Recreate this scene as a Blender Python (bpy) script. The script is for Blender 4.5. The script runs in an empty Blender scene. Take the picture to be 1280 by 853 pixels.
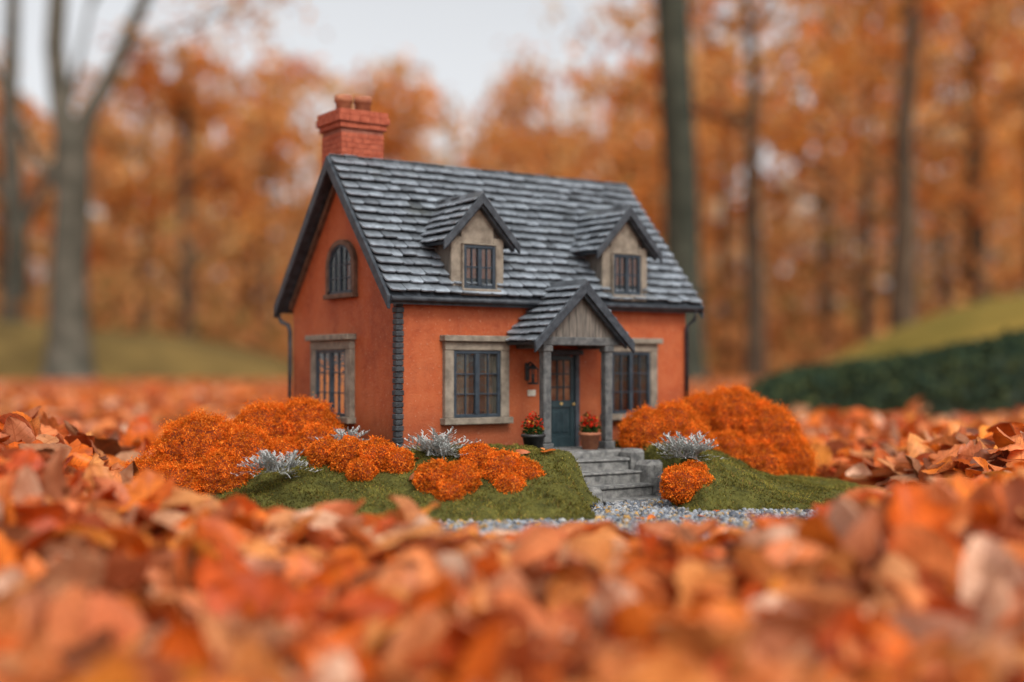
import bpy, bmesh, math, random
import numpy as np
from mathutils import Vector, Matrix
random.seed(7); rng=np.random.default_rng(7)
scene=bpy.context.scene
scene.view_settings.view_transform='Standard'
scene.view_settings.look='None'
scene.view_settings.exposure=0
col=scene.collection

# ---------------------------------------------------------------- materials
def new_mat(name):
    m=bpy.data.materials.new(name); m.use_nodes=True
    nt=m.node_tree; nt.nodes.clear()
    out=nt.nodes.new('ShaderNodeOutputMaterial')
    b=nt.nodes.new('ShaderNodeBsdfPrincipled')
    nt.links.new(b.outputs[0],out.inputs[0])
    return m,nt,b,out
def N(nt,t,**k):
    n=nt.nodes.new(t)
    for a,v in k.items(): setattr(n,a,v)
    return n
def ramp(nt,fac,stops):
    r=N(nt,'ShaderNodeValToRGB'); e=r.color_ramp.elements
    e[0].position=stops[0][0]; e[0].color=(*stops[0][1],1)
    e[1].position=stops[-1][0]; e[1].color=(*stops[-1][1],1)
    for p,c in stops[1:-1]:
        x=e.new(p); x.color=(*c,1)
    nt.links.new(fac,r.inputs[0]); return r.outputs[0]
def noise(nt,scale,detail=4,rough=.6,coord='Object'):
    tc=N(nt,'ShaderNodeTexCoord'); n=N(nt,'ShaderNodeTexNoise')
    n.inputs['Scale'].default_value=scale; n.inputs['Detail'].default_value=detail; n.inputs['Roughness'].default_value=rough
    nt.links.new(tc.outputs[coord],n.inputs['Vector']); return n.outputs['Fac']
def mixc(nt,fac,a,b,mode='MIX'):
    m=N(nt,'ShaderNodeMix',data_type='RGBA',blend_type=mode)
    for i,v in ((0,fac),(6,a),(7,b)):
        if isinstance(v,(float,int)): m.inputs[i].default_value=v
        elif isinstance(v,tuple): m.inputs[i].default_value=(*v,1)
        else: nt.links.new(v,m.inputs[i])
    return m.outputs[2]
def bump(nt,b,h,strength=.4,dist=.001):
    bp=N(nt,'ShaderNodeBump'); bp.inputs['Strength'].default_value=strength; bp.inputs['Distance'].default_value=dist
    nt.links.new(h,bp.inputs['Height']); nt.links.new(bp.outputs[0],b.inputs['Normal'])
def simple(name,c1,c2,scale=60,rough=.7,bs=.4,bd=.001,spec=.4,lo=.35,hi=.65):
    m,nt,b,o=new_mat(name)
    f=noise(nt,scale); nt.links.new(ramp(nt,f,[(lo,c1),(hi,c2)]),b.inputs['Base Color'])
    b.inputs['Roughness'].default_value=rough; b.inputs['Specular IOR Level'].default_value=spec
    bump(nt,b,noise(nt,scale*4,3),bs,bd); return m

# wall stucco
M_wall,nt,b,o=new_mat('painted_render')
f1=noise(nt,11,6,.68); f2=noise(nt,70,5,.72); f3=noise(nt,340,3,.6)
c=ramp(nt,f1,[(.32,(.235,.042,.013)),(.5,(.36,.074,.021)),(.68,(.44,.115,.038))])
c=mixc(nt,ramp(nt,f2,[(.40,(0,0,0)),(.62,(.55,.55,.55))]),c,(.41,.112,.042))
c=mixc(nt,ramp(nt,noise(nt,28,5,.75),[(.54,(0,0,0)),(.70,(.42,.42,.42))]),c,(.20,.048,.020))
sp=ramp(nt,f3,[(.62,(0,0,0)),(.70,(.6,.6,.6))])
c=mixc(nt,sp,c,(.54,.33,.22))
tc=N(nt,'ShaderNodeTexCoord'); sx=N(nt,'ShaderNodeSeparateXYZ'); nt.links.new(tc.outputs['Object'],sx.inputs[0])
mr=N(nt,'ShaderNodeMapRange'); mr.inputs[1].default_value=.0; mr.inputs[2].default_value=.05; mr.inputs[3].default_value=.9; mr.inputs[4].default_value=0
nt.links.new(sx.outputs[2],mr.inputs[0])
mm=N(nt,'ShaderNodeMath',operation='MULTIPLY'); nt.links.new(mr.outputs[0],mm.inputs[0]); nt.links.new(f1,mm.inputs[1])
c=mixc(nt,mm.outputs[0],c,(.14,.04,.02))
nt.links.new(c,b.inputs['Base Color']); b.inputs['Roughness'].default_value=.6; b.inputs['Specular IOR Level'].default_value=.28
mx=N(nt,'ShaderNodeMath',operation='ADD'); nt.links.new(f2,mx.inputs[0]); nt.links.new(f3,mx.inputs[1])
bump(nt,b,mx.outputs[0],.45,.0016)

M_brick=simple('chimney_brick',(.27,.052,.022),(.40,.10,.05),120,.8,.6,.0015)
M_mortar=simple('chimney_mortar',(.20,.06,.038),(.28,.11,.075),150,.9)
M_slate,nt,b,o=new_mat('slate')
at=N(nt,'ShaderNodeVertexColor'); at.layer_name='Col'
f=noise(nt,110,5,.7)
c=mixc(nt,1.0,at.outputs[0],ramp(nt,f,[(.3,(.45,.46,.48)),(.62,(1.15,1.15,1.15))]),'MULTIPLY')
c=mixc(nt,ramp(nt,noise(nt,300,3),[(.62,(0,0,0)),(.74,(.3,.3,.3))]),c,(.36,.41,.44))
c=mixc(nt,ramp(nt,noise(nt,22,4),[(.58,(0,0,0)),(.75,(.35,.35,.35))]),c,(.07,.07,.045))
nt.links.new(c,b.inputs['Base Color']); b.inputs['Roughness'].default_value=.45
bump(nt,b,noise(nt,300,4),.6,.001)
M_dark=simple('dark_timber',(.016,.021,.028),(.05,.06,.072),90,.55,.6)
M_quoin=simple('dark_quoin',(.012,.015,.019),(.05,.055,.06),150,.6,.7)
M_frame=simple('window_paint',(.014,.024,.036),(.034,.048,.062),110,.45)
M_stone=simple('stone_surround',(.14,.115,.088),(.26,.22,.17),80,.85,.6)
M_wood,nt,b,o=new_mat('weathered_wood')
tc=N(nt,'ShaderNodeTexCoord'); mp=N(nt,'ShaderNodeMapping'); mp.inputs['Scale'].default_value=(1,1,.12); nt.links.new(tc.outputs['Object'],mp.inputs[0])
nn=N(nt,'ShaderNodeTexNoise'); nn.inputs['Scale'].default_value=300; nn.inputs['Detail'].default_value=4; nt.links.new(mp.outputs[0],nn.inputs['Vector'])
nt.links.new(ramp(nt,nn.outputs['Fac'],[(.3,(.06,.055,.048)),(.7,(.20,.17,.14))]),b.inputs['Base Color']); b.inputs['Roughness'].default_value=.8
bump(nt,b,nn.outputs['Fac'],.6,.001)
M_post=simple('grey_post_paint',(.05,.053,.055),(.13,.13,.125),120,.7,.6)
M_browntrim=simple('brown_trim',(.07,.035,.02),(.15,.08,.05),80,.7)
M_door=simple('door_paint',(.010,.024,.030),(.024,.044,.050),100,.4)
M_step=simple('step_stone',(.09,.09,.088),(.26,.255,.24),110,.9,.8,.002)
M_interior=simple('room_dark',(.006,.006,.008),(.016,.014,.012),30,.9)
M_curtain=simple('curtain',(.26,.065,.03),(.45,.20,.11),60,.9)
M_curtain2=simple('curtain_pale',(.05,.04,.032),(.12,.095,.07),60,.9)
M_brass=simple('brass',(.35,.22,.07),(.5,.33,.12),100,.35)
M_black=simple('black_iron',(.012,.012,.012),(.03,.03,.03),100,.45)
M_terra=simple('terracotta',(.26,.085,.045),(.40,.16,.08),90,.8)
M_plaque=simple('plaque',(.45,.40,.30),(.65,.6,.5),90,.6)
M_glass=bpy.data.materials.new('window_glass'); M_glass.use_nodes=True; nt=M_glass.node_tree; nt.nodes.clear()
o=N(nt,'ShaderNodeOutputMaterial'); tr=N(nt,'ShaderNodeBsdfTransparent'); gl=N(nt,'ShaderNodeBsdfGlossy'); gl.inputs['Roughness'].default_value=.06
fr=N(nt,'ShaderNodeFresnel'); fr.inputs[0].default_value=1.5; ms=N(nt,'ShaderNodeMixShader'); tr.inputs[0].default_value=(.8,.85,.85,1)
bp=N(nt,'ShaderNodeBump'); bp.inputs['Strength'].default_value=.15; bp.inputs['Distance'].default_value=.002; nt.links.new(noise(nt,60,2),bp.inputs['Height']); nt.links.new(bp.outputs[0],gl.inputs['Normal'])
ad=N(nt,'ShaderNodeMath',operation='ADD'); ad.inputs[1].default_value=.06; nt.links.new(fr.outputs[0],ad.inputs[0])
nt.links.new(ad.outputs[0],ms.inputs[0]); nt.links.new(tr.outputs[0],ms.inputs[1]); nt.links.new(gl.outputs[0],ms.inputs[2]); nt.links.new(ms.outputs[0],o.inputs[0])

def vcol_mat(name,rough=.7,transl=.25,vscale=None,spec=.3,cheap=False):
    m,nt,b,o=new_mat(name)
    at=N(nt,'ShaderNodeVertexColor'); at.layer_name='Col'
    c=at.outputs[0]
    if vscale:
        c=mixc(nt,1.0,c,ramp(nt,noise(nt,vscale,2),[(.3,(.65,.65,.65)),(.7,(1.2,1.2,1.2))]),'MULTIPLY')
    if cheap:
        nt.nodes.remove(b); b=N(nt,'ShaderNodeBsdfDiffuse'); nt.links.new(c,b.inputs[0]); nt.links.new(b.outputs[0],o.inputs[0])
    else:
        nt.links.new(c,b.inputs['Base Color']); b.inputs['Roughness'].default_value=rough; b.inputs['Specular IOR Level'].default_value=spec
    if transl>0:
        t=N(nt,'ShaderNodeBsdfTranslucent'); nt.links.new(c,t.inputs[0]); ms=N(nt,'ShaderNodeMixShader'); ms.inputs[0].default_value=transl
        nt.links.new(b.outputs[0],ms.inputs[1]); nt.links.new(t.outputs[0],ms.inputs[2]); nt.links.new(ms.outputs[0],o.inputs[0])
    return m
M_foliage=vcol_mat('autumn_foliage',transl=.45,cheap=True)
M_shrub=vcol_mat('shrub_leaf',transl=.4,cheap=True)
M_moss=vcol_mat('moss_blade',transl=.2,cheap=True)
M_gravel=vcol_mat('gravel_stone',.75,0,400)
M_silver=vcol_mat('silver_leaf',transl=.2,cheap=True)
M_green=vcol_mat('hedge_leaf',transl=.15,cheap=True)
# fallen leaf
M_leaf,nt,b,o=new_mat('fallen_leaf')
at=N(nt,'ShaderNodeVertexColor'); at.layer_name='Col'
uv=N(nt,'ShaderNodeUVMap'); uv.uv_map='UVMap'; s=N(nt,'ShaderNodeSeparateXYZ'); nt.links.new(uv.outputs[0],s.inputs[0])
def M2(op,a,bb=None):
    n=N(nt,'ShaderNodeMath',operation=op)
    for i,v in enumerate((a,bb)):
        if v is None: continue
        if isinstance(v,(int,float)): n.inputs[i].default_value=v
        else: nt.links.new(v,n.inputs[i])
    return n.outputs[0]
av=M2('ABSOLUTE',s.outputs[1])
mid=M2('LESS_THAN',av,.05)
sv=M2('FRACT',M2('MULTIPLY',M2('SUBTRACT',s.outputs[0],M2('MULTIPLY',av,.16)),9.0))
side=M2('LESS_THAN',M2('ABSOLUTE',M2('SUBTRACT',sv,.5)),.07)
vein=M2('MAXIMUM',mid,M2('MULTIPLY',side,.7))
n1=noise(nt,45,3,.7); n2=noise(nt,230,2,.6)
geo=N(nt,'ShaderNodeNewGeometry')
c=mixc(nt,M2('MULTIPLY',geo.outputs['Backfacing'],.34),at.outputs[0],(.74,.38,.20))
c=mixc(nt,1.0,c,ramp(nt,n1,[(.3,(.66,.50,.40)),(.62,(1.15,1.15,1.15))]),'MULTIPLY')
c=mixc(nt,ramp(nt,n2,[(.62,(0,0,0)),(.74,(.6,.6,.6))]),c,(.14,.04,.012))
c=mixc(nt,M2('MULTIPLY',vein,.5),c,(.34,.07,.015))
nt.links.new(c,b.inputs['Base Color']); b.inputs['Roughness'].default_value=.48; b.inputs['Specular IOR Level'].default_value=.32
bump(nt,b,vein,-.5,.0008)
t=N(nt,'ShaderNodeBsdfTranslucent'); nt.links.new(c,t.inputs[0]); ms=N(nt,'ShaderNodeMixShader'); ms.inputs[0].default_value=.30
nt.links.new(b.outputs[0],ms.inputs[1]); nt.links.new(t.outputs[0],ms.inputs[2]); nt.links.new(ms.outputs[0],o.inputs[0])
# ground
M_ground,nt,b,o=new_mat('leaf_litter')
c=ramp(nt,noise(nt,1.2,5,.7),[(.3,(.30,.085,.022)),(.5,(.46,.15,.035)),(.7,(.58,.22,.06))])
c=mixc(nt,1.0,c,ramp(nt,noise(nt,35,3,.7),[(.35,(.45,.38,.38)),(.65,(1.2,1.2,1.2))]),'MULTIPLY')
nt.links.new(c,b.inputs['Base Color']); b.inputs['Roughness'].default_value=.9; b.inputs['Specular IOR Level'].default_value=.15
M_mossbase=simple('moss_base',(.05,.050,.014),(.12,.112,.028),70,.95,.8,.004,.1)
M_gravbase=simple('gravel_base',(.10,.10,.10),(.24,.23,.22),250,.9,.8,.003)
M_grass=simple('grass_bank',(.10,.068,.024),(.19,.125,.04),1.2,.95,.5,.05,.1)
M_hill=simple('hill_grass',(.14,.108,.022),(.25,.165,.035),1.2,.95,.5,.05,.1)
M_bark=simple('bark',(.05,.05,.038),(.13,.12,.095),5,.9,.8,.03,.1)
M_bark2=simple('bark_mossy_dark',(.028,.032,.024),(.065,.068,.05),5,.9,.8,.03,.1)
M_barkd=simple('bark_brown',(.06,.043,.030),(.12,.085,.055),5,.9,.8,.03,.1)  # distant trunks: bark lightened in colour to stand in for haze
M_hcore=simple('hedge_core',(.015,.026,.017),(.035,.05,.03),20,.9)
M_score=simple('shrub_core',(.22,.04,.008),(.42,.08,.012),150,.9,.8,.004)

# ---------------------------------------------------------------- mesh helpers
def mesh_np(name,V,F,mats,cols=None,uvs=None,smooth=False,parent=None,matidx=None):
    V=np.asarray(V,dtype=np.float32).reshape(-1,3); F=np.asarray(F,dtype=np.int32); k=F.shape[1]
    me=bpy.data.meshes.new(name)
    me.vertices.add(len(V)); me.vertices.foreach_set('co',V.ravel())
    me.loops.add(F.size); me.loops.foreach_set('vertex_index',F.ravel())
    me.polygons.add(len(F)); me.polygons.foreach_set('loop_start',np.arange(0,F.size,k,dtype=np.int32))
    me.polygons.foreach_set('use_smooth',np.full(len(F),smooth,dtype=bool))
    for m in (mats if isinstance(mats,list) else [mats]): me.materials.append(m)
    if matidx is not None: me.polygons.foreach_set('material_index',np.asarray(matidx,dtype=np.int32))
    me.update(calc_edges=True)
    if cols is not None:
        a=me.color_attributes.new('Col','FLOAT_COLOR','POINT')
        C=np.ones((len(V),4),dtype=np.float32); C[:,:3]=cols; a.data.foreach_set('color',C.ravel())
    if uvs is not None:
        l=me.uv_layers.new(name='UVMap'); U=np.asarray(uvs,dtype=np.float32).reshape(-1,2)[F.ravel()]; l.data.foreach_set('uv',U.ravel())
    me.validate()
    ob=bpy.data.objects.new(name,me); col.objects.link(ob)
    if parent: ob.parent=parent
    return ob
def empty(name,loc=(0,0,0),rz=0):
    e=bpy.data.objects.new(name,None); e.location=loc; e.rotation_euler=(0,0,rz); e.empty_display_size=.05; col.objects.link(e); return e
class Part:
    def __init__(s,name,mat,parent=None): s.n=name; s.m=mat; s.p=parent; s.bm=bmesh.new(); s.cl=s.bm.verts.layers.float_color.new('Col')
    def box(s,fr,a0,a1,o0,o1,z0,z1,bev=.0007):
        P=[s.bm.verts.new(fr(a,o,z)) for a in (a0,a1) for o in (o0,o1) for z in (z0,z1)]
        fs=[s.bm.faces.new([P[i] for i in q]) for q in ((0,1,3,2),(4,6,7,5),(0,4,5,1),(2,3,7,6),(0,2,6,4),(1,5,7,3))]
        if bev:
            bmesh.ops.bevel(s.bm,geom=list({e for f in fs for e in f.edges}),offset=bev,segments=1,affect='EDGES')
    def prism(s,pts,vec,bev=0,colr=None):
        vec=Vector(vec); A=[s.bm.verts.new(p) for p in pts]; B=[s.bm.verts.new(Vector(p)+vec) for p in pts]; n=len(A)
        fs=[s.bm.faces.new(A),s.bm.faces.new(B[::-1])]
        for i in range(n): fs.append(s.bm.faces.new([A[i],B[i],B[(i+1)%n],A[(i+1)%n]]))
        if colr:
            cs=colr if isinstance(colr,list) else [colr]*n
            for i in range(n):
                A[i][s.cl]=(*cs[i],1); B[i][s.cl]=(*cs[i],1)
        if bev: bmesh.ops.bevel(s.bm,geom=list({e for f in fs for e in f.edges}),offset=bev,segments=1,affect='EDGES')
    def tube(s,pts,rad,seg=10,cap=True):
        pts=[Vector(p) for p in pts]; rad=[rad]*len(pts) if isinstance(rad,(int,float)) else rad; rings=[]
        for i,p in enumerate(pts):
            d=(pts[min(i+1,len(pts)-1)]-pts[max(i-1,0)])
            d=d.normalized() if d.length>1e-9 else Vector((0,0,1))
            r=Vector((0,0,1)) if abs(d.z)<.9 else Vector((1,0,0)); x=d.cross(r).normalized(); y=d.cross(x)
            rings.append([s.bm.verts.new(p+rad[i]*(math.cos(t)*x+math.sin(t)*y)) for t in [2*math.pi*k/seg for k in range(seg)]])
        for a,b in zip(rings,rings[1:]):
            for k in range(seg):
                f=s.bm.faces.new([a[k],a[(k+1)%seg],b[(k+1)%seg],b[k]]); f.smooth=seg>6
        if cap: s.bm.faces.new(rings[0]); s.bm.faces.new(rings[-1][::-1])
    def done(s):
        bmesh.ops.recalc_face_normals(s.bm,faces=s.bm.faces)
        me=bpy.data.meshes.new(s.n); s.bm.to_mesh(me); s.bm.free(); me.materials.append(s.m)
        ob=bpy.data.objects.new(s.n,me); col.objects.link(ob)
        if s.p: ob.parent=s.p
        return ob

# ---------------------------------------------------------------- house
ZB=.05; ANG=math.radians(34)
CX,CY=-.135,1.5
U=(math.cos(ANG),math.sin(ANG)); VV=(-math.sin(ANG),math.cos(ANG))
def h2w(x,y,z=0): return (CX+U[0]*x+VV[0]*y, CY+U[1]*x+VV[1]*y, ZB+z)
house=empty('cottage_house',(CX,CY,ZB),ANG)
L,W=.4525,.297
EY,EZ,RY,RZ=-.012,.182,.1485,.3625
SL=(RZ-EZ)/(RY-EY)
Ff=lambda a,o,z:(a,-o,z)
Fg=lambda a,o,z:(-o,a,z)
Fr=lambda a,o,z:(L+o,a,z)
Fb=lambda a,o,z:(a,W+o,z)
Fi=lambda a,o,z:(a,o,z)
P=Part('walls',M_wall,house)
P.prism([(0,0,-.06),(0,0,.183),(0,RY,RZ-.015),(0,W,.183),(0,W,-.06)],(L,0,0),.0012); P.done()
P=Part('corner_quoins',M_quoin,house)
z=-.03; i=0
while z<.172:
    h=.0065; e=.0005*(i%2)+random.uniform(0,.0004)
    P.box(Fi,-.0035-e,.0060+e,-.0035-e,.0055+e,z,z+h,.0009); z+=h+.0005; i+=1
P.done()
# roof
X0,X1=-.018,L+.016
P=Part('roof_deck',M_dark,house)
t=.007
P.prism([(X0,EY,EZ-.003),(X0,RY,RZ-.003),(X0,RY,RZ-.003-t*1.5),(X0,EY,EZ-.003-t*1.5)],(X1-X0,0,0))
P.prism([(X0,2*RY-EY,EZ-.003),(X0,RY+.0001,RZ-.0032),(X0,RY+.0001,RZ-.0032-t*1.5),(X0,2*RY-EY,EZ-.003-t*1.5)],(X1-X0,0,0))
P.done()
def slate_col():
    g=.15+.11*random.random()+random.uniform(-.02,.03)
    if random.random()<.06: g*=.6
    return (g*.86,g*.98,g*1.10)
def tiles(P,O,A,Uv,Nv,slope_len,rows,span,tw=.018,lift=.0042,th=.0018):
    O,A,Uv,Nv=map(Vector,(O,A,Uv,Nv)); ex=slope_len/rows
    for r in range(rows):
        a0,a1=span(r/rows*slope_len); n=max(1,round((a1-a0)/tw)); w=(a1-a0)/n
        edges=[a0]+[a0+w*(i+random.uniform(-.16,.16)+(.5 if r%2 else 0)) for i in range(1,n)]+[a1]
        edges=sorted(edges)
        for e0,e1 in zip(edges,edges[1:]):
            if e1-e0<.003: continue
            u0=r*ex-.0015+random.uniform(-.0011,.0011); u1=u0+ex*1.35
            lf=lift+random.uniform(-.0006,.0012); g=.00035; k=min(.0022,(e1-e0)*.25)
            sk=random.uniform(-.0009,.0009)
            def pt(a,u,extra=0):
                n_=lf*(1-(u-u0)/(u1-u0))+extra
                return O+A*a+Uv*(u+(a-e0)/(e1-e0)*sk*(1 if u<u0+.004 else 0))+Nv*n_
            pl=[pt(e0+g,u1),pt(e1-g,u1),pt(e1-g,u0+k),pt(e1-g-k,u0),pt(e0+g+k,u0),pt(e0+g,u0+k)]
            c=slate_col(); lo=tuple(v*1.45 for v in c); hi=tuple(v*.02 for v in c)  # row highlight and under-shadow painted in: pale lower edge, near-black upper end
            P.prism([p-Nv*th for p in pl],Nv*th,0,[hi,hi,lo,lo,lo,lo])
sl=math.hypot(RY-EY,RZ-EZ); up=((RY-EY)/sl,(RZ-EZ)/sl)
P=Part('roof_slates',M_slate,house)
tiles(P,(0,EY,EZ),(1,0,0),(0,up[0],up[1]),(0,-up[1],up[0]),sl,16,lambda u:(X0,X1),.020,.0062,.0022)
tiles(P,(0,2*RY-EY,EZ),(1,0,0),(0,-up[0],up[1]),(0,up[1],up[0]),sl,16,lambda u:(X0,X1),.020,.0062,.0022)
n=24
for i in range(n):
    a=X0+(X1-X0)*i/n; b=X0+(X1-X0)*(i+1)/n-.0008; zz=RZ+.004+random.uniform(-.0006,.0006); c=slate_col(); c=tuple(v*.6 for v in c)
    P.prism([(a,RY-.009,zz-.0095),(a,RY,zz+.0006),(a,RY+.009,zz-.0095),(a,RY+.007,zz-.0105),(a,RY,zz-.003),(a,RY-.007,zz-.0105)],(b-a,0,0),0,c)
P.done()
P=Part('barge_boards',M_dark,house)
for xa,xb in ((X0-.004,X0+.0005),(X1-.0005,X1+.004)):
    for sgn in (1,-1):
        f=lambda y:RY+sgn*(y-RY)
        P.prism([(xa,f(EY-.003),EZ-.003),(xa,f(RY),RZ+.0015),(xa,f(RY),RZ-.017),(xa,f(EY-.003),EZ-.020)],(xb-xa,0,0),.0007)
P.done()
P=Part('rake_trim',M_browntrim,house)
for xa,xb in ((-.006,.001),(L-.001,L+.005)):
    for sgn in (1,-1):
        f=lambda y:RY+sgn*(y-RY)
        P.prism([(xa,f(0),.180),(xa,f(RY),RZ-.015),(xa,f(RY),RZ-.025),(xa,f(0),.171)],(xb-xa,0,0),.0006)
P.done()
P=Part('gutters',M_dark,house)
P.tube([(X0,EY-.005,EZ-.007),(X1,EY-.005,EZ-.007)],.0033,10)
P.tube([(X0,W+.017,EZ-.007),(X1,W+.017,EZ-.007)],.0033,10)
P.box(Ff,0,L,0,.006,.172,.180)
P.tube([(-.012,W+.017,EZ-.008),(-.013,W+.018,EZ-.018),(-.012,W+.012,EZ-.025),(-.007,W-.001,EZ-.03),(-.006,W-.004,EZ-.04),(-.006,W-.004,0)],.0028,8)
P.tube([(L+.004,EY-.005,EZ-.008),(L+.004,EY-.001,EZ-.022),(L-.003,-.005,EZ-.032),(L-.003,-.005,0)],.0026,8)
P.done()
# windows
surr=Part('window_surrounds',M_stone,house); frm=Part('window_frames',M_frame,house); inter=Part('window_interiors',M_interior,house)
curt=Part('curtains',M_curtain,house); curt2=Part('net_curtains',M_curtain2,house); glass=Part('window_panes',M_glass,house)
def wavy(P,fr,a0,a1,o,z0,z1,amp=.0007):
    n=14; prev=None
    for i in range(n+1):
        a=a0+(a1-a0)*i/n; oo=o+amp*math.sin(i*1.9)
        cur=(P.bm.verts.new(fr(a,oo,z0)),P.bm.verts.new(fr(a,oo,z1)))
        if prev: P.bm.faces.new([prev[0],cur[0],cur[1],prev[1]])
        prev=cur
def window(fr,cx,w,z0,z1,sw=.012,cols=(2,3),lintel=True,off=0.0,cur='side',surround=True):
    a0,a1=cx-w/2,cx+w/2
    if surround:
        surr.box(fr,a0-sw,a0,off-.001,off+.007,z0,z1); surr.box(fr,a1,a1+sw,off-.001,off+.007,z0,z1)
        surr.box(fr,a0-sw,a1+sw,off-.001,off+.0074,z1,z1+sw*.85)
        surr.box(fr,a0-sw-.003,a1+sw+.003,off-.001,off+.012,z0-.008,z0)
        if lintel: surr.box(fr,a0-sw-.004,a1+sw+.005,off-.001,off+.013,z1+sw*.85+.0002,z1+sw*.85+.0075)
    inter.box(fr,a0,a1,off-.001,off+.0008,z0,z1,0)
    if cur=='side':
        wavy(curt2,fr,a0,a0+w*.34,off+.0018,z0,z1); wavy(curt2,fr,a1-w*.30,a1,off+.0018,z0,z1)
    elif cur=='full': wavy(curt,fr,a0,a1,off+.0018,z0+.25*(z1-z0),z1)
    P=glass; vs=[P.bm.verts.new(fr(a,off+.0036,z)) for a,z in ((a0,z0),(a1,z0),(a1,z1),(a0,z1))]; P.bm.faces.new(vs)
    o0,o1=off+.0008,off+.0060; fw=.0042
    frm.box(fr,a0,a0+fw,o0,o1,z0,z1,.0005); frm.box(fr,a1-fw,a1,o0,o1,z0,z1,.0005)
    frm.box(fr,a0+fw,a1-fw,o0,o1,z0,z0+fw,.0005); frm.box(fr,a0+fw,a1-fw,o0,o1,z1-fw,z1,.0005)
    frm.box(fr,cx-.0028,cx+.0028,o0,o1+.0006,z0+fw,z1-fw,.0005)
    for sA,sB in ((a0+fw,cx-.0028),(cx+.0028,a1-fw)):
        for k in range(1,cols[0]):
            m=sA+(sB-sA)*k/cols[0]; frm.box(fr,m-.0008,m+.0008,o0+.001,o1-.0008,z0+fw,z1-fw,.0002)
        for k in range(1,cols[1]):
            m=z0+fw+(z1-z0-2*fw)*k/cols[1]; frm.box(fr,sA,sB,o0+.0012,o1-.001,m-.0008,m+.0008,.0002)
window(Ff,.108,.068,.033,.115,.0125)
window(Ff,.350,.066,.033,.115,.0125)
window(Fg,.168,.088,.032,.117,.014,cur='side')
for x in (.11,.342): window(Ff,x,.046,.190,.244,.002,(2,2),lintel=False,off=.0022,cur='full')
window(Fr,.15,.08,.033,.115); window(Fb,.11,.068,.033,.115); window(Fb,.34,.068,.033,.115)
zc=.225; r=.031; cx=.143
def arch(r,zb,n=12): return [(cx-r,zb)]+[(cx-r*math.cos(math.pi*k/n),zc+r*.8*math.sin(math.pi*k/n)) for k in range(n+1)]+[(cx+r,zb)]
def ring(P,r1,r0,zb1,zb0,o0,o1):
    A=arch(r1,zb1);B=arch(r0,zb0)
    for i in range(len(A)-1):
        P.prism([Fg(A[i][0],o0,A[i][1]),Fg(A[i+1][0],o0,A[i+1][1]),Fg(B[i+1][0],o0,B[i+1][1]),Fg(B[i][0],o0,B[i][1])],(-(o1-o0),0,0))
arw=Part('arched_window_trim',M_browntrim,house); ring(arw,.040,.0325,.186,.192,0,.006)
arw.box(Fg,cx-.042,cx+.042,0,.009,.182,.188); arw.done()
ring(frm,.0328,.029,.190,.194,0,.0048)
inter.prism([Fg(a,.0006,z) for a,z in arch(.0322,.188)],(.0016,0,0))
vs=[glass.bm.verts.new(Fg(a,.0032,z)) for a,z in arch(.0318,.189)]; glass.bm.faces.new(vs)
wavy(curt,Fg,cx-.03,cx-.012,.0018,.19,.228); wavy(curt2,Fg,cx+.016,cx+.03,.0018,.19,.228)
frm.box(Fg,cx-.0018,cx+.0018,.0008,.0052,.190,.248,.0004)
for dx in (-.015,.015): frm.box(Fg,cx+dx-.001,cx+dx+.001,.0008,.0046,.190,.243,.0003)
for zz in (.207,.224): frm.box(Fg,cx-.03,cx+.03,.0008,.0043,zz,zz+.0017,.0003)
frm.box(Fg,cx-.03,cx+.03,.0008,.0045,.188,.192,.0003)
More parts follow.
